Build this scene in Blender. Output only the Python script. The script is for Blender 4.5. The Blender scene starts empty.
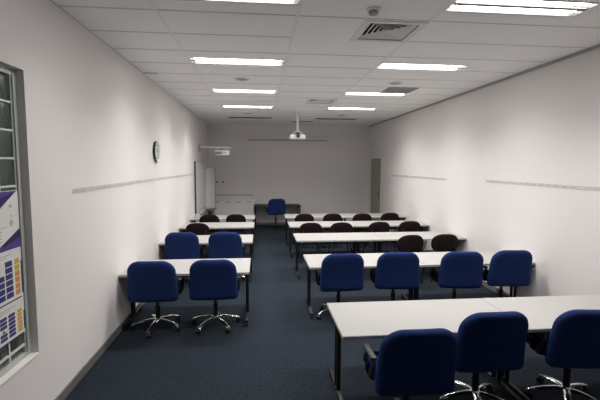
import bpy, bmesh, math, random
from mathutils import Vector, Matrix
random.seed(7)
PI = math.pi
scn = bpy.context.scene
COL = scn.collection

# ------------------------------------------------------------------ dimensions
XL, XR, H, D, YB = -1.65, 3.635, 3.257, 13.07, -.95
TT = .68                      # table-top height

# ------------------------------------------------------------------ materials
def mat(name, col, rough=.6, metal=0, spec=.5, noise=None, bump=None, emit=None, sheen=0):
    m = bpy.data.materials.new(name); m.use_nodes = True
    nt = m.node_tree; b = nt.nodes['Principled BSDF']
    b.inputs['Base Color'].default_value = (*col, 1)
    b.inputs['Roughness'].default_value = rough
    b.inputs['Metallic'].default_value = metal
    b.inputs['Specular IOR Level'].default_value = spec
    if sheen:
        b.inputs['Sheen Weight'].default_value = sheen
        b.inputs['Sheen Roughness'].default_value = .4
        b.inputs['Sheen Tint'].default_value = (min(1, col[0]*3+.03), min(1, col[1]*3+.03), min(1, col[2]*3+.03), 1)
    if emit:
        b.inputs['Emission Color'].default_value = (*emit[0], 1)
        b.inputs['Emission Strength'].default_value = emit[1]
    if noise or bump:
        tc = nt.nodes.new('ShaderNodeTexCoord')
    if noise:
        sc, amt, det = noise
        n = nt.nodes.new('ShaderNodeTexNoise'); n.inputs['Scale'].default_value = sc; n.inputs['Detail'].default_value = det
        nt.links.new(tc.outputs['Object'], n.inputs['Vector'])
        r = nt.nodes.new('ShaderNodeMapRange')
        r.inputs['From Min'].default_value = .3; r.inputs['From Max'].default_value = .7
        r.inputs['To Min'].default_value = 1-amt; r.inputs['To Max'].default_value = 1+amt
        nt.links.new(n.outputs['Fac'], r.inputs['Value'])
        mx = nt.nodes.new('ShaderNodeVectorMath'); mx.operation = 'SCALE'
        mx.inputs[0].default_value = col
        nt.links.new(r.outputs['Result'], mx.inputs['Scale'])
        nt.links.new(mx.outputs['Vector'], b.inputs['Base Color'])
    if bump:
        sc, st = bump
        n2 = nt.nodes.new('ShaderNodeTexNoise'); n2.inputs['Scale'].default_value = sc; n2.inputs['Detail'].default_value = 3
        nt.links.new(tc.outputs['Object'], n2.inputs['Vector'])
        bp = nt.nodes.new('ShaderNodeBump'); bp.inputs['Strength'].default_value = st; bp.inputs['Distance'].default_value = .01
        nt.links.new(n2.outputs['Fac'], bp.inputs['Height']); nt.links.new(bp.outputs['Normal'], b.inputs['Normal'])
    return m

M = {}
M['wall'] = mat('painted plaster wall', (.815, .786, .775), .6, spec=.2, noise=(1.2, .012, 2))
M['ceil'] = mat('ceiling tile', (.95, .945, .935), .9, spec=.1, noise=(60, .03, 3))
M['tbar'] = mat('ceiling grid bar', (.90, .875, .86), .6)
M['joint'] = mat('tile joint', (.60, .59, .58), .7)
M['carpet'] = mat('blue grey carpet', (.0195, .0265, .0365), .95, spec=.1, noise=(38, .32, 6), bump=(220, .5))
M['skirt'] = mat('grey skirting', (.165, .16, .155), .5)
M['shadow'] = mat('dark grey angle trim and shade line', (.36, .35, .335), .6)
M['lam'] = mat('white laminate', (.40, .394, .386), .42, spec=.25)
M['edge'] = mat('grey edge band', (.42, .41, .40), .5)
M['black'] = mat('black painted steel', (.008, .008, .009), .4)
M['plastic'] = mat('black plastic', (.012, .012, .012), .45)
M['chrome'] = mat('polished aluminium', (.78, .77, .75), .16, metal=1)
M['blue'] = mat('royal blue fabric', (.013, .029, .112), .9, spec=.12, noise=(160, .16, 3), bump=(420, .25), sheen=.12)
M['maroon'] = mat('dark maroon fabric', (.016, .009, .010), .9, spec=.15, noise=(160, .2, 3))
M['alu'] = mat('window aluminium', (.52, .55, .52), .4, metal=.2)
M['grout'] = mat('white glazing bar', (.72, .74, .71), .5)
M['white'] = mat('white plastic', (.78, .78, .77), .4)
M['offw'] = mat('off white metal', (.62, .60, .575), .45)
M['grey'] = mat('mid grey plastic', (.25, .25, .25), .5)
M['dgrey'] = mat('dark grey plastic', (.06, .06, .06), .5)
M['door'] = mat('olive grey door paint', (.34, .33, .25), .5)
M['doorframe'] = mat('olive grey door frame', (.28, .27, .21), .5)
M['tube'] = mat('lit fluorescent tube', (.9, .9, .9), .5, emit=((1, .975, .945), 20))
M['tubeoff'] = mat('unlit tube', (.62, .62, .60), .4)
M['spine'] = mat('grey spine', (.14, .14, .135), .6)
M['refl'] = mat('grey reflector', (.22, .22, .215), .5)
M['boardw'] = mat('glossy whiteboard', (.82, .84, .86), .2)
M['sheet'] = mat('bright paper', (.90, .89, .86), .8)
M['paper'] = mat('paper', (.80, .79, .77), .8)
M['purple'] = mat('purple print', (.085, .055, .27), .6)
M['dpurple'] = mat('dark violet print', (.02, .015, .09), .6)
M['pblue'] = mat('blue print', (.035, .045, .18), .6)
M['yellow'] = mat('yellow print', (.66, .42, .06), .6)
M['orange'] = mat('orange print', (.70, .30, .06), .6)
M['pgrey'] = mat('grey print', (.48, .47, .50), .7)
M['strip'] = mat('wall strip film', (.60, .58, .565), .5)
M['stripm'] = mat('strip print', (.50, .48, .465), .5)
M['stripl'] = mat('strip pale print', (.67, .65, .635), .5)
M['timber'] = mat('orange timber', (.50, .26, .10), .5, noise=(14, .2, 4))
M['cork'] = mat('cork', (.40, .23, .11), .9, noise=(80, .3, 4))
M['case'] = mat('pale screen case', (.80, .78, .76), .5)
M['cab'] = mat('pale grey cabinet', (.84, .85, .86), .35)
M['desk'] = mat('dark desk top', (.03, .03, .03), .6)
M['clockf'] = mat('clock face', (.58, .60, .60), .35)
M['lens'] = mat('lens glass', (.01, .01, .015), .05)
M['vent'] = mat('vent white metal', (.82, .81, .795), .5)
M['ventd'] = mat('vent dark throat', (.03, .03, .03), .8)
M['grille'] = mat('return grille', (.33, .325, .31), .6)
M['spk'] = mat('speaker mesh', (.43, .42, .41), .7)
# patterned glass blocks: dark green tint
def glassmat():
    m = mat('green tinted glass block', (.10, .135, .113), .25, spec=.5)
    nt = m.node_tree; b = nt.nodes['Principled BSDF']
    b.inputs['Transmission Weight'].default_value = .35
    tc = nt.nodes.new('ShaderNodeTexCoord')
    w = nt.nodes.new('ShaderNodeTexWave'); w.bands_direction = 'Y'
    w.inputs['Scale'].default_value = 9; w.inputs['Distortion'].default_value = 1.5
    nt.links.new(tc.outputs['Object'], w.inputs['Vector'])
    bp = nt.nodes.new('ShaderNodeBump'); bp.inputs['Strength'].default_value = .04; bp.inputs['Distance'].default_value = .01
    nt.links.new(w.outputs['Fac'], bp.inputs['Height']); nt.links.new(bp.outputs['Normal'], b.inputs['Normal'])
    return m
M['glass'] = glassmat()

# ------------------------------------------------------------------ mesh helpers
def add_box(bm, c, s, bev=0, seg=2, rot=None, mi=0):
    r = bmesh.ops.create_cube(bm, size=1)
    vs = r['verts']
    bmesh.ops.scale(bm, vec=s, verts=vs)
    fs = list({f for v in vs for f in v.link_faces})
    if bev:
        es = list({e for v in vs for e in v.link_edges})
        g = bmesh.ops.bevel(bm, geom=es, offset=min(bev, min(s)*.49), segments=seg, profile=.5, affect='EDGES')
        vs = list({v for f in g['faces'] for v in f.verts} | {v for v in vs if v.is_valid})
        fs = list({f for v in vs for f in v.link_faces})
    for f in fs: f.material_index = mi
    if rot is not None: bmesh.ops.rotate(bm, cent=(0, 0, 0), matrix=rot, verts=vs)
    bmesh.ops.translate(bm, vec=c, verts=vs)
    return vs

def bx(bm, x0, x1, y0, y1, z0, z1, bev=0, mi=0):
    return add_box(bm, ((x0+x1)/2, (y0+y1)/2, (z0+z1)/2), (abs(x1-x0), abs(y1-y0), abs(z1-z0)), bev, mi=mi)

def add_cyl(bm, a, b, r, r2=None, n=16, mi=0, bev=0):
    a, b = Vector(a), Vector(b); d = b-a
    q = d.to_track_quat('Z', 'Y').to_matrix().to_4x4()
    m = Matrix.Translation((a+b)/2) @ q
    g = bmesh.ops.create_cone(bm, cap_ends=True, segments=n, radius1=r, radius2=r if r2 is None else r2, depth=d.length, matrix=m)
    vs = g['verts']
    for f in {f for v in vs for f in v.link_faces}: f.material_index = mi
    return vs

def add_tube(bm, pts, r, n=10, closed=False, flat=None, mi=0):
    """sweep a circle (or an ellipse: flat=(ra, rb)) along pts; r may be a list"""
    P = [Vector(p) for p in pts]; N = len(P); rings = []
    up = Vector((0, 0, 1))
    prev = None
    for i in range(N):
        if closed: t = (P[(i+1) % N]-P[i-1]).normalized()
        else: t = (P[min(i+1, N-1)]-P[max(i-1, 0)]).normalized()
        if prev is None:
            ref = up if abs(t.dot(up)) < .95 else Vector((1, 0, 0))
            u = (ref - t*ref.dot(t)).normalized()
        else:
            u = (prev - t*prev.dot(t)).normalized()
        prev = u; v = t.cross(u)
        rr = r[i] if isinstance(r, (list, tuple)) else r
        ra, rb = (rr, rr) if not flat else (rr*flat[0], rr*flat[1])
        rings.append([bm.verts.new(P[i]+u*math.cos(2*PI*k/n)*ra+v*math.sin(2*PI*k/n)*rb) for k in range(n)])
    last = N if closed else N-1
    for i in range(last):
        A, B = rings[i], rings[(i+1) % N]
        for k in range(n):
            f = bm.faces.new((A[k], A[(k+1) % n], B[(k+1) % n], B[k])); f.material_index = mi; f.smooth = True
    if not closed:
        bm.faces.new(rings[0][::-1]).material_index = mi
        bm.faces.new(rings[-1]).material_index = mi

def add_lathe(bm, prof, c=(0, 0, 0), n=28, axis='Z', mi=0):
    """prof: list of (radius, height)"""
    c = Vector(c); rings = []
    for r, h in prof:
        ring = []
        for k in range(n):
            a = 2*PI*k/n; x, y = r*math.cos(a), r*math.sin(a)
            p = {'Z': (x, y, h), 'X': (h, x, y), 'Y': (y, h, x)}[axis]
            ring.append(bm.verts.new(c+Vector(p)))
        rings.append(ring)
    for i in range(len(rings)-1):
        for k in range(n):
            f = bm.faces.new((rings[i][k], rings[i][(k+1) % n], rings[i+1][(k+1) % n], rings[i+1][k])); f.material_index = mi
    bm.faces.new(rings[0][::-1]).material_index = mi
    bm.faces.new(rings[-1]).material_index = mi

def add_poly(bm, pts, thick, mi=0):
    """a flat polygon given thickness vector"""
    t = Vector(thick)
    A = [bm.verts.new(Vector(p)) for p in pts]; B = [bm.verts.new(Vector(p)+t) for p in pts]
    n = len(A)
    bm.faces.new(A).material_index = mi; bm.faces.new(B[::-1]).material_index = mi
    for k in range(n):
        bm.faces.new((A[k], B[k], B[(k+1) % n], A[(k+1) % n])).material_index = mi

def add_pad(bm, outline, rings, warp, mi=0):
    """cushion: outline (u, v) list around a centre; rings = list of (inset, w); warp maps (u, v, w) -> xyz"""
    n = len(outline); cu = sum(p[0] for p in outline)/n; cv = sum(p[1] for p in outline)/n
    hu = max(abs(p[0]-cu) for p in outline); hv = max(abs(p[1]-cv) for p in outline)
    R = []
    for ins, w in rings:
        su, sv = max(.02, (hu-ins)/hu), max(.02, (hv-ins)/hv)
        R.append([bm.verts.new(warp(cu+(u-cu)*su, cv+(v-cv)*sv, w)) for u, v in outline])
    for i in range(len(R)-1):
        for k in range(n):
            f = bm.faces.new((R[i][k], R[i][(k+1) % n], R[i+1][(k+1) % n], R[i+1][k])); f.smooth = True; f.material_index = mi
    bm.faces.new(R[0][::-1]).smooth = True; bm.faces.new(R[-1]).smooth = True

def rrect(w_top, w_bot, z0, z1, rt, rb, n=8):
    """rounded trapezoid outline, anticlockwise"""
    pts = []
    def arc(cx, cz, r, a0, a1):
        for k in range(n+1):
            a = a0+(a1-a0)*k/n; pts.append((cx+r*math.cos(a), cz+r*math.sin(a)))
    arc(w_bot/2-rb, z0+rb, rb, -PI/2, 0)
    for k in (.2, .4, .6, .8): pts.append((w_bot/2+(w_top-w_bot)/2*k, z0+rb+(z1-rt-z0-rb)*k))
    arc(w_top/2-rt, z1-rt, rt, 0, PI/2)
    for k in (.25, .5, .75): pts.append((w_top/2-rt-(w_top-2*rt)*k, z1))
    arc(-w_top/2+rt, z1-rt, rt, PI/2, PI)
    for k in (.2, .4, .6, .8): pts.append((-w_top/2-(w_bot-w_top)/2*k, z1-rt-(z1-rt-z0-rb)*k))
    arc(-w_bot/2+rb, z0+rb, rb, PI, 3*PI/2)
    for k in (.25, .5, .75): pts.append((-w_bot/2+rb+(w_bot-2*rb)*k, z0))
    return pts

def obj(name, bm, mats, parent=None, smooth=False, loc=None, subsurf=0):
    bmesh.ops.recalc_face_normals(bm, faces=bm.faces[:])
    me = bpy.data.meshes.new(name); bm.to_mesh(me); bm.free()
    for m in (mats if isinstance(mats, (list, tuple)) else [mats]): me.materials.append(m)
    if smooth:
        for p in me.polygons: p.use_smooth = True
        try: me.set_sharp_from_angle(angle=math.radians(38))
        except Exception: pass
    o = bpy.data.objects.new(name, me); COL.objects.link(o)
    if parent: o.parent = parent
    if loc: o.location = loc
    if subsurf:
        s = o.modifiers.new('Subdivision', 'SUBSURF'); s.levels = s.render_levels = subsurf
    return o

def tag(o, label, cat, group=None):
    o['label'] = label; o['category'] = cat
    if group: o['group'] = group
    return o
def thing(name, label, cat, loc=(0, 0, 0), rz=0, group=None):
    o = bpy.data.objects.new(name, None); COL.objects.link(o)
    o.empty_display_size = .1
    o.location = loc; o.rotation_euler = (0, 0, rz)
    return tag(o, label, cat, group)
def struct(name, bm, m, parent=None, **k):
    o = obj(name, bm, m, parent, **k)
    if not parent: o['kind'] = 'structure'
    return o
def copy_tree(o, parent=None):
    c = o.copy(); COL.objects.link(c)
    if parent: c.parent = parent
    for ch in [x for x in bpy.data.objects if x.parent is o]:
        copy_tree(ch, c)
    return c
def dup(o, loc, rz, label, group=None):
    c = copy_tree(o); c.location = loc; c.rotation_euler = (0, 0, rz); c['label'] = label
    if group: c['group'] = group
    return c
B = bmesh.new

# ================================================================== SETTING
bm = B(); bx(bm, XL-.3, XR+.1, YB-.1, D+.1, -.1, 0); struct('floor', bm, M['carpet'])
# left wall with the window opening
WY0, WY1, WZ0, WZ1 = .62, 3.045, .557, 2.615
bm = B()
bx(bm, XL-.2, XL, YB-.1, WY0, 0, H+.15); bx(bm, XL-.2, XL, WY1, D+.1, 0, H+.15)
bx(bm, XL-.2, XL, WY0, WY1, 0, WZ0); bx(bm, XL-.2, XL, WY0, WY1, WZ1, H+.15)
struct('wall_left', bm, M['wall'])
bm = B(); bx(bm, XR, XR+.15, YB-.1, D+.1, 0, H+.15); struct('wall_right', bm, M['wall'])
bm = B(); bx(bm, XL, XR, D, D+.15, 0, H+.15); struct('wall_back', bm, M['wall'])
bm = B(); bx(bm, XL, XR, YB-.1, YB, 0, H+.15); struct('wall_front', bm, M['wall'])
# skirtings
SK = .085
bm = B(); bx(bm, XL, XL+.014, YB, D, 0, SK, .003); struct('baseboard_left', bm, M['skirt'])
bm = B(); bx(bm, XR-.014, XR, YB, 11.80, 0, SK, .003); struct('baseboard_right', bm, M['skirt'])
bm = B(); bx(bm, XL+.014, XR-.014, D-.014, D, 0, SK, .003); struct('baseboard_back', bm, M['skirt'])

# ceiling: tiles between grid bars, openings at the recessed fittings
LX = (-.27, 2.13)                                  # luminaire columns (centre x)
LY = (3.205, 5.235, 7.285, 9.225, 11.25)     # luminaire rows (centre y)
holes = [(lx-.585, lx+.585, ly-.14, ly+.14) for lx in LX for ly in LY]
VENTS = [(1.235, 3.92, .25), (1.235, 8.22, .25)]
holes += [(x-r, x+r, y-r, y+r) for x, y, r in VENTS]
bm = B()
def ceil_rects(x0, x1, y0, y1):
    hs = sorted([h for h in holes if h[0] >= x0-1e-6 and h[1] <= x1+1e-6], key=lambda h: h[2])
    y = y0
    for h in hs:
        yield (x0, x1, y, h[2]); yield (x0, h[0], h[2], h[3]); yield (h[1], x1, h[2], h[3]); y = h[3]
    yield (x0, x1, y, y1)
colx = [XL, -.87, .33, 1.53, 2.73, XR]
for i in range(5):
    for a, b, c, d in ceil_rects(colx[i], colx[i+1], YB, D):
        if b-a > 1e-4 and d-c > 1e-4: bx(bm, a, b, c, d, H, H+.1)
# bars along the room and across it
for x in colx[1:-2]: bx(bm, x-.014, x+.014, YB, D, H-.005, H, mi=1)
grid_y = [3.586+.6*k for k in range(-8, 16)]
for i in range(5):
    x0, x1 = colx[i]+(.014 if i < 4 else 0), colx[i+1]-(.014 if i < 3 else 0)
    jw = .008 if i < 3 else .005
    for gy in grid_y:
        if gy < YB or gy > D: continue
        if any(h[0] < x1 and h[1] > x0 and h[2]-.03 < gy < h[3]+.03 for h in holes): continue
        bx(bm, x0, x1, gy-jw, gy+jw, H-.003, H, mi=2)
    if i in (1, 3):
        for ly in LY:
            for s in (-1, 1): bx(bm, x0, x1, ly+s*.15-.006, ly+s*.15+.006, H-.003, H, mi=2)
struct('ceiling', bm, [M['ceil'], M['tbar'], M['joint']])
bm = B(); bx(bm, XR-.035, XR, YB, D, H-.03, H-.0005); struct('trim_1', bm, M['shadow'])
bm = B(); bx(bm, XL, XL+.004, YB, 6.0, H-.004, H-.0005); bx(bm, XL, XL+.2, 5.985, 6.0, H-.008, H-.0005); struct('shadow_trim', bm, M['shadow'])  # left ceiling-edge shade and a tile gap, drawn as thin dark strips

# window of glass blocks at the left
win = bpy.data.objects.new('window_1', None); COL.objects.link(win); win['kind'] = 'structure'; win.location = (XL-.06, 1.83, WZ0)
ox, oy, oz = win.location
FX0, FX1 = XL-.13, XL-.05
bm = B()
def wbx(*a, **k):
    x0, x1, y0, y1, z0, z1 = a; bx(bm, x0-ox, x1-ox, y0-oy, y1-oy, z0-oz, z1-oz, **k)
fw = .072
wbx(FX0, FX1, WY0, WY0+fw, WZ0, WZ1, bev=.004); wbx(FX0, FX1-.003, WY1-fw, WY1, WZ0, WZ1, bev=.004)
wbx(FX0, FX1, WY0+fw, WY1-fw, WZ0, WZ0+.045, bev=.004); wbx(FX0, FX1, WY0+fw, WY1-fw, WZ1-.04, WZ1, bev=.004)
wbx(FX1-.004, FX1+.008, WY1-fw+.012, WY1-fw+.03, WZ0+.04, WZ1-.03)
wbx(FX1-.004, FX1+.008, WY0+fw, WY1-fw, WZ1-.05, WZ1-.03)
obj('window_frame', bm, M['alu'], win)
gy0, gy1, gz0, gz1 = WY0+fw, WY1-fw, WZ0+.055, WZ1-.04
bs = .1915; zb = []
z = 2.381
while z > gz0: zb.append(z); z -= bs
yb = []
y = 2.797
while y > gy0: yb.append(y); y -= bs
bm = B()
for z in zb: wbx(FX0+.02, FX1-.002, gy0, gy1, z-.007, z+.007)
for y in yb: wbx(FX0+.02, FX1-.0025, y-.006, y+.006, gz0, gz1)
obj('glazing_bar', bm, M['grout'], win)
bm = B()
zs = [gz0]+sorted(zb)+[gz1]; ys = [gy0]+sorted(yb)+[gy1]
for i in range(len(zs)-1):
    for j in range(len(ys)-1):
        if ys[j+1]-ys[j] > .03 and zs[i+1]-zs[i] > .03:
            wbx(FX0+.025, FX1-.006, ys[j]+.007, ys[j+1]-.007, zs[i]+.008, zs[i+1]-.008, bev=.012)
obj('glass_pane', bm, M['glass'], win, smooth=True)
bm = B()
wbx(XL-.13, XL+.006, WY0, WY1, WZ0-.0, WZ0+.004)
obj('window_sill', bm, M['wall'], win)

# door in the right wall near the back
door = bpy.data.objects.new('door_1', None); COL.objects.link(door); door['kind'] = 'structure'
DY0, DY1, DZ = 11.85, 12.78, 2.17
door.location = (XR, (DY0+DY1)/2, 0); ox, oy, oz = door.location
bm = B()
bx(bm, -.02, 0, DY0-oy, DY0-oy+.05, 0, DZ, .003); bx(bm, -.02, 0, DY1-oy-.05, DY1-oy, 0, DZ, .003); bx(bm, -.02, 0, DY0-oy+.05, DY1-oy-.05, DZ-.05, DZ, .003)
obj('door_frame', bm, M['doorframe'], door)
bm = B(); bx(bm, -.012, 0, DY0-oy+.052, DY1-oy-.052, .006, DZ-.052); leaf = obj('door_leaf', bm, M['door'], door)
bm = B(); bx(bm, -.018, -.012, DY0-oy+.085, DY0-oy+.125, .98, 1.18, .002); add_cyl(bm, (-.018, DY0-oy+.105, 1.08), (-.055, DY0-oy+.105, 1.08), .010); add_tube(bm, [(-.055, DY0-oy+.1, 1.08), (-.056, DY0-oy+.16, 1.08), (-.055, DY0-oy+.22, 1.078)], .009)
h_ = obj('door_handle', bm, M['dgrey'], leaf)

# ================================================================== LUMINAIRES
def luminaire(lit):
    t = thing('ceiling_light', '', 'light', group='recessed twin strip lights')
    bm = B()
    hx, hy = .585, .14
    # pan: sides and top
    bx(bm, -hx, hx, -hy, -hy+.006, -.0, .07); bx(bm, -hx, hx, hy-.006, hy, 0, .07)
    bx(bm, -hx, -hx+.006, -hy+.006, hy-.006, 0, .07); bx(bm, hx-.006, hx, -hy+.006, hy-.006, 0, .07)
    bx(bm, -hx, hx, -hy, hy, .07, .076)
    obj('housing', bm, M['refl'], t)
    bm = B(); bx(bm, -hx+.006, hx-.006, -.024, .024, .003, .009)
    obj('centre_spine', bm, M['spine'], t)
    for s in (-1, 1):
        bm = B(); bx(bm, -.545, .545, s*.078-.026, s*.078+.026, .012, .03, .008)
        obj('tube_strip', bm, M['tube'] if lit else M['tubeoff'], t)
    return t
lit0 = luminaire(True); off0 = luminaire(False)
LIT_ENERGY = 18
lab = {(0, 1): 'lit twin-strip ceiling light cut off by the top edge, left column above the aisle',
       (1, 1): 'largest and nearest lit twin-strip ceiling light at the upper right',
       (0, 2): 'lit twin-strip ceiling light nearest the camera wholly in view, left column',
       (1, 2): 'lit twin-strip ceiling light behind the square louvred vent, right column',
       (0, 3): 'lit ceiling light second fully visible of the left column, beyond the round speaker',
       (1, 3): 'lit ceiling light next to the grey return grille, right column',
       (0, 4): 'farthest lit ceiling light of the left column',
       (1, 4): 'farthest lit ceiling light of the right column',
       (0, 5): 'unlit ceiling light of the left column before the projection screen',
       (1, 5): 'unlit ceiling light of the right column before the projection screen'}
first = {True: True, False: True}
for j, ly in enumerate(LY, 1):
    for i, lx in enumerate(LX):
        lit = j < 5
        if True:
            src = lit0 if lit else off0
            if first[lit]: o = src; first[lit] = False; o['label'] = lab[(i, j)]
            else: o = dup(src, (0, 0, 0), 0, lab[(i, j)])
            o.location = (lx, ly, H-.002)
        if lit:
            ld = bpy.data.lights.new('fluorescent_light', 'AREA'); ld.shape = 'RECTANGLE'; ld.size = 1.13; ld.size_y = .24
            ld.energy = LIT_ENERGY; ld.color = (1, .962, .925); ld.spread = math.radians(130)
            lo = bpy.data.objects.new('fluorescent_light', ld); COL.objects.link(lo); lo.parent = o; lo.location = (0, 0, .008)

# ================================================================== CEILING FITTINGS
def diffuser(x, y, label):
    t = thing('air_diffuser', label, 'vent', (x, y, H), group='square ceiling air diffusers')
    r = .25
    bm = B(); bx(bm, -r, r, -r, r, .09, .095); 
    for s in (-1, 1):
        bx(bm, s*r-.003*(s+1), s*r+.003*(1-s), -r, r, 0, .09); bx(bm, -r+.006, r-.006, s*r-.003*(s+1), s*r+.003*(1-s), 0, .09)
    obj('throat', bm, M['ventd'], t)
    bm = B()
    for a, b, c, d in ((-.295, .295, -.295, -.24), (-.295, .295, .24, .295), (-.295, -.24, -.24, .24), (.24, .295, -.24, .24)): bx(bm, a, b, c, d, -.008, -.0005)
    obj('face_frame', bm, M['vent'], t)
    # sloping square louvre rings, four way
    for k in range(5):
        bm = B(); ro = .232-.044*k; ri = ro-.033
        zo, zi = .001, .024
        q = [[bm.verts.new((sx*rr, sy*rr, zz)) for sx, sy in ((-1, -1), (1, -1), (1, 1), (-1, 1))] for rr, zz in ((ro, zo), (ri, zi), (ri, zi+.004), (ro, zo+.004))]
        for m_ in range(4):
            for e in range(4):
                bm.faces.new((q[m_][e], q[m_][(e+1) % 4], q[(m_+1) % 4][(e+1) % 4], q[(m_+1) % 4][e]))
        obj('louvre', bm, M['vent'], t)
    bm = B(); bx(bm, -.03, .03, -.03, .03, .001, .006); obj('centre_plate', bm, M['vent'], t)
diffuser(*VENTS[0][:2], 'square louvred air vent in the ceiling nearest the camera, beside the smoke detector')
diffuser(*VENTS[1][:2], 'far square air vent in the ceiling between the light columns, near the projector pole')
t = thing('return_grille', 'flat grey return air grille in the ceiling beside a light of the right column', 'vent', (2.40, 6.86, H))
bm = B(); bx(bm, -.26, .26, -.28, .28, -.008, -.0005, .002); obj('face_frame', bm, M['grille'], t)
for k in range(16):
    bm = B(); yy = -.235+k*.0313; add_box(bm, (0, yy, -.011), (.47, .022, .003), rot=None); obj('slat', bm, M['grille'], t)
t = thing('slot_vent', 'dark narrow slot vent in the ceiling near the back wall', 'vent', (1.27, 12.0, H))
bm = B(); bx(bm, -.32, .32, -.06, .06, -.008, -.0005, .002); obj('face_frame', bm, M['grille'], t)
bm = B(); bx(bm, -.29, .29, -.03, .03, -.0095, -.008); obj('slot', bm, M['ventd'], t)
for x, y, l in ((-.27, 6.25, 'round ceiling speaker of the left column, nearer one'), (2.13, 6.26, 'round ceiling speaker of the right column, nearer one'),
                (-.30, 10.3, 'round ceiling speaker of the left column, farther one'), (2.1, 10.36, 'round ceiling speaker of the right column, farther one')):
    t = thing('ceiling_speaker', l, 'speaker', (x, y, H), group='round ceiling speakers')
    bm = B(); add_lathe(bm, [(.105, -.0005), (.125, -.0005), (.127, -.006), (.115, -.010), (.105, -.008)]); obj('rim', bm, M['vent'], t, smooth=True)
    bm = B(); add_lathe(bm, [(.105, -.001), (.105, -.007), (.05, -.010), (.002, -.011)]); obj('mesh_grille', bm, M['spk'], t, smooth=True)
t = thing('smoke_detector', 'small white smoke detector on the ceiling beside the near vent', 'smoke detector', (.945, 3.37, H))
bm = B(); add_lathe(bm, [(.062, -.0005), (.062, -.012), (.055, -.018), (.045, -.020)]); obj('base', bm, M['vent'], t, smooth=True)
bm = B(); add_lathe(bm, [(.042, -.019), (.042, -.034), (.034, -.046), (.012, -.050)]); obj('sensor_cap', bm, M['spk'], t, smooth=True)

# ================================================================== TABLES
def make_table(w=1.508, dp=.74):
    t = thing('training_table', '', 'table')
    bm = B(); bx(bm, -w/2+.003, w/2-.003, .003, dp-.003, TT-.026, TT, .003)
    top = obj('tabletop', bm, M['lam'], t)
    bm = B()
    for a, b, c, d in ((-w/2, w/2, 0, .003), (-w/2, w/2, dp-.003, dp), (-w/2, -w/2+.003, .003, dp-.003), (w/2-.003, w/2, .003, dp-.003)): bx(bm, a, b, c, d, TT-.027, TT-.003)
    obj('edge_band', bm, M['edge'], top)
    for s in (-1, 1):
        x = s*(w/2-.037)
        bm = B()
        for yy in (dp/2-.04, dp/2+.04): add_cyl(bm, (x, yy, .06), (x, yy, TT-.05), .019, n=14)
        add_box(bm, (x, dp/2, .058), (.036, dp-.05, .03), .008)
        add_box(bm, (x, dp/2, TT-.042), (.04, dp-.2, .03), .006)
        lg = obj('leg', bm, M['black'], t, smooth=True)
        for yy in (.045, dp-.045):
            bm = B(); add_cyl(bm, (x-.012, yy, .0255), (x+.012, yy, .0255), .025, n=18); add_cyl(bm, (x, yy, .03), (x, yy, .06), .009, n=10); bx(bm, x-.015, x+.015, yy-.012, yy+.018, .034, .052, .004)
            obj('caster', bm, M['plastic'], lg, smooth=True)
    bm = B(); bx(bm, -w/2+.05, w/2-.05, dp/2-.025, dp/2+.025, TT-.075, TT-.035, .004); obj('crossbar', bm, M['black'], t)
    return t
table0 = make_table()
RT = [2.842, 4.874, 6.649, 8.204, 9.623]; LT = [4.715, 6.586, 8.211, 9.508]
ordr = ['front', 'second', 'third', 'fourth', 'fifth']
placed = []
def put_table(x, y, label, grp):
    if not placed: table0.location = (x, y, 0); table0['label'] = label; table0['group'] = grp; placed.append(table0)
    else: placed.append(dup(table0, (x, y, 0), 0, label, grp))
RTL = [('white-topped table in the foreground, its free end by the aisle', 'white-topped foreground table reaching the right wall'),
       ('white-topped aisle-end table behind two blue chairs in the second right-hand row', 'white-topped table against the right wall in the second row, two blue chairs at it'),
       ('white-topped aisle-end table with no chairs pulled up, third right-hand row', 'white-topped table by the right wall with two dark chairs, third row'),
       ('white-topped aisle-end table in the fourth right-hand row', 'white-topped table by the right wall, fourth row'),
       ('white-topped aisle-end table in the farthest right-hand row', 'white-topped table by the right wall in the farthest row')]
for k, y in enumerate(RT):
    put_table(.607+.757, y, RTL[k][0], 'white tables on the right'); put_table(.607+2.268, y, RTL[k][1], 'white tables on the right')
LTL = ['white-topped table on the left nearest the camera, two blue chrome-based chairs at it', 'white-topped second table on the left, behind the front pair of blue chairs',
       'white-topped third table on the left, one dark chair at it', 'white-topped farthest table on the left, in front of the grey cabinet']
for k, y in enumerate(LT): put_table(-.89, y, LTL[k], 'white tables along the left wall')

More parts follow.
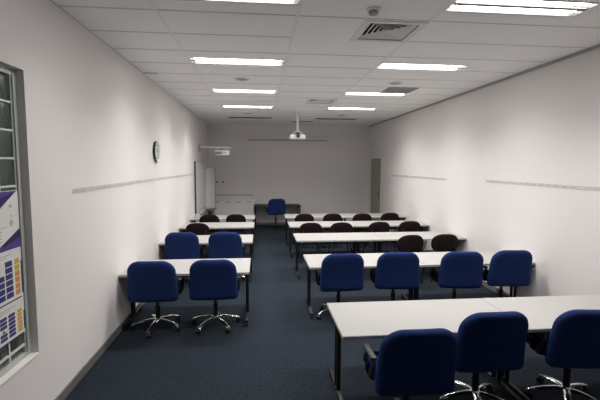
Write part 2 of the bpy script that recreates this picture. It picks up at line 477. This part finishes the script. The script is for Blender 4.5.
# ================================================================== BLUE TASK CHAIR
def make_task_chair():
    t = thing('task_chair', '', 'chair')
    # seat cushion
    ol = rrect(.545, .54, -.20, .27, .08, .07)
    bm = B()
    def ws(u, v, w):
        z = .475+w - .035*max(0, (v-.12)/.15)**2 + .012*(abs(u)/.25)**2
        return Vector((u, v, z))
    add_pad(bm, ol, [(.10, -.058), (.035, -.056), (.010, -.046), (0, -.026), (0, .012), (.010, .030), (.035, .042), (.10, .046), (.18, .044)], ws)
    obj('seat', bm, M['blue'], t)
    # back cushion
    ol = rrect(.535, .565, .388, .885, .15, .045, 10)
    bm = B()
    def wb(u, v, w):
        y = -.215+w - (v-.45)*.17 +.02 + .55*u*u*.55 + .02*math.cos((v-.62)*7)
        return Vector((u, y, v))
    add_pad(bm, ol, [(.16, -.056), (.08, -.056), (.036, -.050), (.014, -.038), (.003, -.020), (0, 0), (.003, .020), (.014, .036), (.036, .046), (.08, .052), (.16, .050)], wb)
    obj('backrest', bm, M['blue'], t)
    bm = B(); add_tube(bm, [(0, -.05, .41), (0, -.16, .405), (0, -.215, .425), (0, -.225, .47)], [.03, .03, .028, .024], flat=(.45, 1.2))
    obj('back_support', bm, M['plastic'], t)
    bm = B(); add_box(bm, (0, .01, .412), (.2, .22, .04), .012); add_tube(bm, [(.09, .05, .41), (.2, .07, .405), (.25, .07, .40)], .007)
    obj('seat_mechanism', bm, M['plastic'], t, smooth=True)
    for s in (-1, 1):
        bm = B()
        x = s*.286
        pts = [(s*.20, .03, .425), (s*.255, .03, .425), (x, .045, .45), (x, .06, .57), (x, .075, .60), (x, .045, .622), (x, -.10, .617), (x, -.135, .60), (x, -.13, .57), (x, -.03, .45), (s*.255, -.02, .427), (s*.20, -.02, .425)]
        # smooth the loop
        sm = []
        for i in range(len(pts)-1):
            a, b = Vector(pts[i]), Vector(pts[i+1]); sm += [a.lerp(b, .15), a.lerp(b, .5), a.lerp(b, .85)]
        add_tube(bm, sm, .014, n=8, flat=(.8, 1.5))
        ar = obj('armrest', bm, M['plastic'], t)
        bm = B(); add_box(bm, (x, -.03, .629), (.048, .22, .024), .011, 3, rot=Matrix.Rotation(math.radians(1), 3, 'X')); obj('arm_pad', bm, M['plastic'], ar, smooth=True)
    bm = B(); add_cyl(bm, (0, 0, .10), (0, 0, .29), .028); add_cyl(bm, (0, 0, .28), (0, 0, .40), .018); add_cyl(bm, (0, 0, .385), (0, 0, .40), .04)
    obj('gas_column', bm, M['black'], t, smooth=True)
    bm = B(); add_lathe(bm, [(.034, .075), (.040, .085), (.040, .125), (.032, .135)])
    for k in range(5):
        a = 2*PI*k/5
        pts = [(r*math.cos(a), r*math.sin(a), z) for r, z in ((.02, .108), (.08, .112), (.16, .103), (.23, .088), (.28, .072), (.295, .066))]
        add_tube(bm, pts, [.027, .026, .024, .022, .020, .016], n=10, flat=(.62, 1.1))
    base = obj('star_base', bm, M['chrome'], t, smooth=True)
    for k in range(5):
        a = 2*PI*k/5; c = Vector((.287*math.cos(a), .287*math.sin(a), 0)); tg = Vector((-math.sin(a+.6), math.cos(a+.6), 0))
        bm = B()
        for s in (-1, 1): add_cyl(bm, c+tg*(s*.017-.006)+Vector((0, 0, .0275)), c+tg*(s*.017+.006)+Vector((0, 0, .0275)), .027, n=18)
        add_cyl(bm, c+tg*-.014+Vector((0, 0, .034)), c+tg*.014+Vector((0, 0, .034)), .019, n=14)
        add_cyl(bm, c+Vector((0, 0, .035)), c+Vector((0, 0, .066)), .008, n=10)
        obj('caster', bm, M['plastic'], base, smooth=True)
    return t
chair0 = make_task_chair(); nch = []
def put_chair(x, yback, rz, baser, label, grp):
    # yback: depth of the top rear of the backrest
    r = math.radians(rz)
    c = Vector((x, yback, 0)) + Matrix.Rotation(r, 3, 'Z') @ Vector((0, .285, 0))
    if not nch: o = chair0; o.location = c; o.rotation_euler = (0, 0, r); o['label'] = label; o['group'] = grp
    else: o = dup(chair0, c, r, label, grp)
    nch.append(o)
    for ch in [q for q in bpy.data.objects if q.parent is o and q.name.startswith('star_base')]: ch.rotation_euler = (0, 0, math.radians(baser)-r)
G1 = 'blue task chairs with chrome five-star bases'
put_chair(-1.232, 4.50, -1, 262, 'blue task chair at the front left table, the one next to the wall', G1)
put_chair(-.545, 4.515, 1, 90, 'blue task chair at the front left table, on the aisle side', G1)
put_chair(-1.262, 6.43, 0, 40, 'blue task chair at the second left table, next to the wall', G1)
put_chair(-.570, 6.38, 0, 75, 'blue task chair at the second left table, on the aisle side', G1)
put_chair(1.015, 4.70, 2, 200, 'blue task chair closest to the aisle at the second right-hand row', G1)
put_chair(1.72, 4.72, -4, 60, 'blue task chair second from the aisle at the second right-hand row', G1)
put_chair(2.545, 4.69, -6, 20, 'blue task chair third from the aisle at the second right-hand row', G1)
put_chair(3.232, 4.712, -3, 36, 'blue task chair nearest the right wall in the second row', G1)
put_chair(1.06, 2.43, 0, 12, 'blue task chair in the foreground closest to the aisle, its armrest showing at the left', G1)
put_chair(1.744, 2.68, 0, 36, 'blue task chair in the middle of the foreground three', G1)
put_chair(2.50, 2.66, -6, 20, 'blue task chair in the foreground cut off by the right edge', G1)
put_chair(.50, 11.90, 6, 30, 'lone blue task chair facing the desk at the back wall', G1)

for ch in [q for q in bpy.data.objects if q.parent is nch[-1]]:      # that one stands raised
    if ch.name.startswith('gas_column'): ch.scale.z = 1.17
    elif not ch.name.startswith('star_base'): ch.location.z += .065
# ================================================================== DARK VISITOR CHAIR
def make_visitor_chair():
    t = thing('visitor_chair', '', 'chair')
    n = 40
    bm = B()
    ol = rrect(.46, .44, -.19, .24, .12, .09)
    add_pad(bm, ol, [(.10, -.024), (.02, -.022), (0, -.006), (.004, .012), (.03, .024), (.10, .028)], lambda u, v, w: Vector((u, v, .445+w-.03*max(0, (v-.1)/.14)**2)))
    obj('seat', bm, M['maroon'], t)
    bm = B(); ol = []
    for k in range(n):
        a = 2*PI*k/n; c_, s_ = math.cos(a), math.sin(a); e = .78
        ol.append((.232*math.copysign(abs(c_)**e, c_), .66+.165*math.copysign(abs(s_)**.85, s_)))
    add_pad(bm, ol, [(.10, -.020), (.03, -.018), (.006, -.010), (0, 0), (.006, .012), (.03, .022), (.10, .028)], lambda u, v, w: Vector((u, -.215+w-(v-.5)*.14+.9*u*u, v)))
    obj('backrest', bm, M['maroon'], t)
    # steel tube frame under the seat with the two back uprights
    bm = B()
    for s in (-1, 1):
        add_tube(bm, [(s*.17, .20, .41), (s*.175, 0, .412), (s*.175, -.16, .412), (s*.172, -.215, .435), (s*.165, -.235, .52), (s*.15, -.232, .66)], .011)
    add_cyl(bm, (-.17, .15, .408), (.17, .15, .408), .010); add_cyl(bm, (-.17, -.13, .408), (.17, -.13, .408), .010)
    obj('seat_frame', bm, M['black'], t, smooth=True)
    for sx in (-1, 1):
        for y0, y1 in ((.17, .215), (-.14, -.225)):
            bm = B(); add_tube(bm, [(sx*.17, y0, .41), (sx*.185, (y0+y1)/2, .30), (sx*.215, y1, .012)], .0115)
            add_cyl(bm, (sx*.215, y1, 0), (sx*.2145, y1, .03), .015, n=12)
            obj('leg', bm, M['black'], t, smooth=True)
    return t
vis0 = make_visitor_chair(); nv = []
def put_vis(x, yb, rz, label, grp='dark maroon visitor chairs'):
    r = math.radians(rz)
    c = Vector((x, yb, 0)) + Matrix.Rotation(r, 3, 'Z') @ Vector((0, .25, 0))
    if not nv: o = vis0; o.location = c; o.rotation_euler = (0, 0, r); o['label'] = label; o['group'] = grp
    else: o = dup(vis0, c, r, label, grp)
    nv.append(o)
put_vis(-1.238, 7.90, 0, 'only dark chair at the third left table, behind the blue chair by the wall')
put_vis(-1.17, 9.22, 0, 'dark chair at the farthest left table, next to the wall')
put_vis(-.568, 9.24, 0, 'dark chair at the farthest left table, on the aisle side')
put_vis(2.478, 6.27, 3, 'dark chair at the third right-hand row, the left one of its pair')
put_vis(3.081, 6.30, -4, 'dark chair at the third right-hand row, the one beside the right wall')
for x, y, l in ((.997, 7.78, 'closest to the aisle'), (1.618, 7.77, 'second from the aisle'), (2.41, 7.80, 'third from the aisle'), (3.07, 7.86, 'nearest the right wall')):
    put_vis(x, y, random.uniform(-4, 4), 'dark chair in the fourth right-hand row, '+l)
for x, y, l in ((1.03, 9.22, 'closest to the aisle'), (1.70, 9.22, 'second from the aisle'), (2.41, 9.19, 'third from the aisle'), (3.12, 9.28, 'nearest the right wall')):
    put_vis(x, y, random.uniform(-4, 4), 'dark chair in the farthest right-hand row, '+l)

# ================================================================== WALL ITEMS
def wall_strip(x, nx, y0, y1, z, label):
    L = y1-y0; s = nx
    bm = B(); bx(bm, .0005*s, .003*s, -L/2, L/2, -.021, .021)
    n = int(L/.13)
    for k in range(n):
        yy = -L/2+(k+.5)*L/n; q = random.random()
        w = random.uniform(.025, .055); h = random.uniform(.010, .018)
        bx(bm, .003*s, .0036*s, yy-w/2, yy+w/2, -h, h*random.uniform(.5, 1), mi=1 if q < .6 else 2)
    o = obj('picture_strip', bm, [M['strip'], M['stripm'], M['stripl']], loc=(x, (y0+y1)/2, z))
    tag(o, label, 'wall strip', 'narrow grey printed strips along the walls')
wall_strip(XL, 1, 3.69, 10.1, 1.722, 'long narrow grey printed strip running along the left wall')
wall_strip(XR, -1, 7.5, 10.78, 1.685, 'narrow grey printed strip on the right wall, the farther one near the door')
wall_strip(XR, -1, 3.3, 6.13, 1.712, 'narrow grey printed strip on the right wall, the nearer one')

t = thing('wall_clock', 'round black-rimmed clock high on the left wall', 'clock', (XL, 6.55, 2.16))
R_ = .165
bm = B(); add_lathe(bm, [(R_-.03, .0005), (R_, .0005), (R_, .040), (R_-.004, .040), (R_-.006, .02), (R_-.03, .02)], axis='X', n=40); obj('rim', bm, M['plastic'], t, smooth=True)
bm = B(); add_lathe(bm, [(R_-.03, .021), (R_-.0005, .0402), (R_-.008, .043), (R_-.020, .042), (R_-.030, .0295), (R_-.04, .0290)], axis='X', n=40); obj('bezel', bm, M['white'], t, smooth=True)
bm = B(); add_lathe(bm, [(R_-.032, .0225), (R_-.032, .0295)], axis='X', n=40); face = obj('dial', bm, M['clockf'], t)
bm = B()
for k in range(12):
    a = 2*PI*k/12; r0, r1 = (.095, .126)
    add_box(bm, (.0305, (r0+r1)/2*math.sin(a), (r0+r1)/2*math.cos(a)), (.002, .012, r1-r0), rot=None) if k % 6 == 0 else add_cyl(bm, (.0305, r0*math.sin(a), r0*math.cos(a)), (.0305, r1*math.sin(a), r1*math.cos(a)), .004, n=6)
obj('hour_mark', bm, M['dgrey'], face)
for a, l, w in ((math.radians(305), .07, .0045), (math.radians(60), .10, .003)):
    bm = B(); add_cyl(bm, (.033, -.02*math.sin(a), -.02*math.cos(a)), (.033, l*math.sin(a), l*math.cos(a)), w, n=6); obj('hand', bm, M['grey'], face)

# interactive whiteboard and its arm projector
t = thing('interactive_whiteboard', 'large glossy whiteboard with a dark edge mounted on the left wall near the back', 'whiteboard', (XL, 11.03, 1.38))
bm = B(); bx(bm, .001, .045, -.80, .80, -.66, .66, .006); obj('casing', bm, M['dgrey'], t)
bm = B(); bx(bm, .045, .052, -.785, .785, -.645, .645, .002); obj('board_surface', bm, M['boardw'], t)
bm = B(); bx(bm, .03, .11, -.5, .5, -.70, -.665, .006); obj('pen_tray', bm, M['offw'], t, smooth=True)
bm = B(); bx(bm, .002, .10, -.78, -.64, -.80, -.67, .012); obj('speaker_box', bm, M['white'], t, smooth=True)
t = thing('arm_projector', 'white short-throw projector hanging from a wall arm above the whiteboard', 'projector', (XL, 11.05, 2.425))
bm = B(); bx(bm, .0005, .04, -.09, .09, -.11, .07, .006); obj('wall_plate', bm, M['spk'], t)
bm = B(); bx(bm, .03, .86, -.03, .03, -.018, .018, .006); obj('arm', bm, M['white'], t)
bm = B(); add_cyl(bm, (.62, 0, -.02), (.62, 0, -.075), .025); obj('hanger', bm, M['grey'], t, smooth=True)
bm = B(); bx(bm, .43, .83, -.15, .15, -.215, -.075, .03); body = obj('projector_body', bm, M['white'], t, smooth=True)
bm = B(); bx(bm, .45, .62, -.153, -.148, -.19, -.12, .002); obj('air_grille', bm, M['grey'], body)
bm = B(); add_cyl(bm, (.70, -.158, -.145), (.70, -.145, -.145), .028); obj('lens', bm, M['offw'], body, smooth=True)

# flip chart easel in the corner
t = thing('flip_chart', 'white flip chart on a stand in the back left corner', 'flip chart', (-1.475, 12.06, 0), math.radians(-36))
# local: board runs along y, faces +x
bm = B(); bx(bm, -.02, 0, -.225, .195, .66, 1.86, .006); brd = obj('board', bm, M['white'], t)
bm = B()
for a, b, c, d in ((-.232, -.225, .65, 1.87), (.195, .21, .64, 1.88), (-.225, .195, 1.86, 1.87), (-.225, .195, .64, .66)): bx(bm, -.024, .006, a, b, c, d, .003)
obj('board_frame', bm, M['grey'], brd)
bm = B(); bx(bm, .001, .012, -.22, -.01, .70, 1.85); obj('paper_pad', bm, M['sheet'], brd)
bm = B(); bx(bm, -.01, .085, -.19, .19, .62, .645, .004); obj('pen_tray', bm, M['grey'], brd)
for yy in (-.15, .15):
    bm = B(); add_cyl(bm, (-.01, yy, .055), (-.01, yy, .66), .014); add_box(bm, (.06, yy, .055), (.24, .03, .025), .006)
    lg = obj('leg', bm, M['grey'], t, smooth=True)
    for xx in (-.03, .15):
        bm = B(); add_cyl(bm, (xx, yy-.011, .0255), (xx, yy+.011, .0255), .025); add_cyl(bm, (xx, yy, .03), (xx, yy, .06), .008, n=8); obj('caster', bm, M['plastic'], lg, smooth=True)

# cabinet, desk at the back wall
t = thing('storage_cabinet', 'low pale grey storage cabinet against the back wall at the left', 'cabinet', (-.85, 12.84, 0))
w2, d2 = .645, .215
bm = B(); bx(bm, -w2, w2, -d2+.02, d2, .06, .845, .003); bx(bm, -w2+.02, w2-.02, -d2+.05, d2, 0, .06); obj('body', bm, M['cab'], t)
bm = B(); bx(bm, -w2-.008, w2+.008, -d2-.005, d2, .845, .87, .004); obj('worktop', bm, M['cab'], t)
for k in range(4):
    x0 = -w2+k*2*w2/4
    bm = B(); bx(bm, x0+.004, x0+2*w2/4-.004, -d2, -d2+.018, .07, .838, .003); dr = obj('door', bm, M['cab'], t)
    bm = B(); bx(bm, x0+.09, x0+.235, -d2-.014, -d2, .785, .803, .003); obj('handle', bm, M['grey'], dr)
t = thing('desk', 'dark-edged desk against the back wall behind the lone blue chair', 'desk', (.535, 12.735, 0))
bm = B(); bx(bm, -.735, .735, -.33, .33, .65, .68, .003); obj('desktop', bm, M['desk'], t)
for s in (-1, 1):
    for yy in (-.29, .29):
        bm = B(); bx(bm, s*.70-.02, s*.70+.02, yy-.02, yy+.02, 0, .65, .003); obj('leg', bm, M['black'], t)
bm = B(); bx(bm, -.68, .68, .26, .28, .60, .65); obj('apron', bm, M['black'], t)

# ducting, outlets
t = thing('cable_duct', 'thin pale cable duct on the back wall above the cabinet', 'cable duct', (-.83, D, .985))
bm = B(); bx(bm, -.62, .62, -.035, -.0005, -.03, .03, .004); obj('duct_body', bm, M['offw'], t)
bm = B(); bx(bm, -.62, .62, -.037, -.035, -.003, .003); obj('lid_seam', bm, M['grey'], t)
for k, (x, z, l) in enumerate(((-1.39, 1.40, 'left one of the two small wall plates on the back wall beside the flip chart'), (-1.20, 1.40, 'right one of the two small wall plates on the back wall beside the flip chart'))):
    t = thing('wall_plate', l, 'socket', (x, D, z), group='small outlets on the back wall')
    bm = B(); bx(bm, -.03, .03, -.012, -.0005, -.035, .035, .004); pl = obj('cover', bm, M['spk'], t)
    bm = B(); bx(bm, -.018, .018, -.015, -.012, -.018, .018, .002); obj('port', bm, M['dgrey'], pl)
t = thing('light_switch', 'small white switch plate on the right wall beside the far strip', 'switch', (XR, 10.93, 1.565))
bm = B(); bx(bm, -.012, -.0005, -.04, .04, -.06, .06, .004); pl = obj('cover', bm, M['offw'], t)
bm = B(); bx(bm, -.017, -.012, -.012, .012, -.02, .02, .002); obj('rocker', bm, M['white'], pl)

# projection screen
t = thing('projection_screen', 'long pale rolled-up projection screen case high on the back wall', 'projection screen', (.90, D, 2.815))
bm = B(); add_box(bm, (0, -.07, 0), (2.56, .11, .10), .03, 4); obj('case', bm, M['case'], t, smooth=True)
for s in (-1, 1):
    bm = B(); bx(bm, s*1.28, s*1.315, -.125, -.0005, -.058, .058, .01); obj('end_cap', bm, M['case'], t, smooth=True)
bm = B(); bx(bm, -1.24, 1.24, -.10, -.055, -.068, -.045, .006); obj('weight_bar', bm, M['grille'], t, smooth=True)

# ceiling projector on a pole
t = thing('ceiling_projector', 'white projector hanging from a long pole in mid-room', 'projector', (.92, 9.9, H))
bm = B(); add_lathe(bm, [(.07, -.0005), (.07, -.012), (.03, -.03)]); add_cyl(bm, (0, 0, -.02), (0, 0, -.48), .026); obj('pole', bm, M['white'], t, smooth=True)
bm = B(); add_box(bm, (0, 0, -.49), (.16, .16, .025), .006)
for sx in (-1, 1): add_tube(bm, [(sx*.06, 0, -.49), (sx*.12, 0, -.525), (sx*.13, 0, -.57)], .012, n=8)
obj('bracket', bm, M['white'], t, smooth=True)
bm = B(); add_box(bm, (0, 0, -.615), (.38, .29, .115), .035, 4); body = obj('projector_body', bm, M['white'], t, smooth=True)
bm = B(); add_cyl(bm, (.0, -.165, -.595), (.0, -.12, -.595), .045, n=24); obj('vent_hood', bm, M['dgrey'], body, smooth=True)
bm = B(); bx(bm, -.05, .05, -.05, .05, -.56, -.50, .006); obj('mount_box', bm, M['dgrey'], t)

# timber framed board at the right edge
t = thing('notice_board', 'orange timber-edged board on the right wall at the edge of the photo', 'board', (XR, 3.36, 1.19))
bm = B()
for a, b, c, d in ((-.5, -.46, -.14, .14), (.46, .5, -.14, .14), (-.46, .46, .10, .14), (-.46, .46, -.14, -.10)): bx(bm, -.03, -.0005, a, b, c, d, .004)
obj('frame', bm, M['timber'], t)
bm = B(); bx(bm, -.015, -.0005, -.46, .46, -.10, .10); obj('cork_panel', bm, M['cork'], t)

# ================================================================== POSTERS on the window
PX = FX1-.0012
def poster(y0, y1, z0, z1, label):
    t = thing('poster', label, 'poster', (PX, (y0+y1)/2, (z0+z1)/2), group='posters stuck on the glass block window')
    w, h = y1-y0, z1-z0
    bm = B(); bx(bm, 0, .0015, -w/2, w/2, -h/2, h/2); obj('sheet', bm, M['paper'], t)
    return t, w/2, h/2
def flat(t, name, polys, m, lift=.0015):
    bm = B()
    for P in polys: add_poly(bm, [(lift, a, b) for a, b in P], (.0006, 0, 0))
    obj(name, bm, m, t)
def rc(a, b, c, d): return [(a, c), (b, c), (b, d), (a, d)]
t, w, h = poster(2.30, 2.978, 1.378, 1.779, 'white poster with purple triangles on the window, topmost of three')
flat(t, 'purple_corner', [[(-w, h-.004), (w-.01, h-.004), (-.02, -.01), (-w, -.01)][:4]], M['purple'])
flat(t, 'violet_triangle', [[(w-.012, h-.005), (.14, h-.05), (.10, .10), (.15, .105)]], M['dpurple'], .0021)
flat(t, 'white_field', [[(w, h-.025), (w, -.06), (.05, -h+.02), (-.05, -h), (-w, -h), (-w, .0), (.02, .03)]], M['paper'], .0027)
flat(t, 'purple_band', [[(w, -.075), (w, -h), (-.02, -h), (.12, -.165)]], M['purple'], .0033)
flat(t, 'violet_band', [[(w, -.07), (w, -.13), (.16, -.172), (.12, -.165)]], M['dpurple'], .0039)
flat(t, 'printed_mark', [rc(.235, .265, .085, .105), [(.25, .01), (.275, -.02), (.25, -.05), (.225, -.02)], rc(.245, .258, .02, .034)]+[rc(.04, .14, -.07-.022*k, -.063-.022*k) for k in range(4)]+[rc(.02, .20, -.045, -.041)], M['pgrey'], .0033)
flat(t, 'dark_mark', [[(.03, -.005), (.07, .02), (.10, .0), (.09, -.03), (.05, -.035)]], M['dgrey'], .0033)
for (z0, z1, l, kind) in ((1.016, 1.3775, 'poster of blue boxes with an orange-yellow column on the window, middle of three', 0), (.750, 1.014, 'poster of rounded blue boxes with a yellow column on the window, lowest of three', 1)):
    t, w, h = poster(2.30, 2.981, z0, z1, l)
    n = 6; top = h-.075; st = (2*h-.10)/n
    flat(t, 'yellow_box', [rc(w-.082, w-.03, top-k*st-st*.86, top-k*st) for k in range(2 if kind == 0 else n)], M['yellow'])
    if kind == 0: flat(t, 'orange_box', [rc(w-.082, w-.03, top-k*st-st*.86, top-k*st) for k in range(2, n)], M['orange'])
    cols = [(w-.185, w-.108), (w-.275, w-.198), (w-.37, w-.29), (w-.47, w-.39)]
    bl = []
    for ci, (a, b) in enumerate(cols):
        for k in range(n):
            zz0, zz1 = top-k*st-st*.84, top-k*st
            if ci == 1 and k < (2 if kind == 0 else 0): continue
            if kind == 1 and ci == 1 and k == 3: bl.append([(a+.02, zz0), (b-.02, zz0), ((a+b)/2, zz1)]); continue
            if kind == 1: c_ = .008; bl.append([(a+c_, zz0), (b-c_, zz0), (b, zz0+c_), (b, zz1-c_), (b-c_, zz1), (a+c_, zz1), (a, zz1-c_), (a, zz0+c_)])
            else: bl.append(rc(a, b, zz0, zz1))
    flat(t, 'blue_box', bl, M['pblue'])
    flat(t, 'violet_edge', [rc(w-.012, w, -h+.03, h-.1), rc(-w, w-.02, -h, -h+.008)], M['dpurple'])
    flat(t, 'heading_line', [rc(-w+.05, w-.10, h-.035, h-.03), rc(-w+.05, w-.16, h-.05, h-.045)], M['pgrey'])

# ================================================================== WORLD, CAMERA
wd = bpy.data.worlds.new('world'); scn.world = wd; wd.use_nodes = True
bg = wd.node_tree.nodes['Background']; bg.inputs['Color'].default_value = (.55, .68, .58, 1); bg.inputs['Strength'].default_value = .12

yaw, pitch, roll = .09934, -.08758, .00378
f_ = Vector((math.sin(yaw)*math.cos(pitch), math.cos(yaw)*math.cos(pitch), math.sin(pitch)))
r_ = Vector((math.cos(yaw), -math.sin(yaw), 0)); u_ = r_.cross(f_)
r2 = r_*math.cos(roll)+u_*math.sin(roll); u2 = -r_*math.sin(roll)+u_*math.cos(roll)
cd = bpy.data.cameras.new('camera'); cam = bpy.data.objects.new('camera', cd); COL.objects.link(cam)
cam.matrix_world = Matrix(((r2.x, u2.x, -f_.x, 0), (r2.y, u2.y, -f_.y, 0), (r2.z, u2.z, -f_.z, 1.96), (0, 0, 0, 1)))
cd.sensor_width = 36; cd.lens = 398.91/600*36; cd.clip_start = .05
scn.camera = cam
vs = scn.view_settings
vs.view_transform = 'Standard'; vs.look = 'None'; vs.gamma = 1; vs.use_curve_mapping = False; vs.exposure = .07
try: scn.cycles.use_denoising = True
except Exception: pass
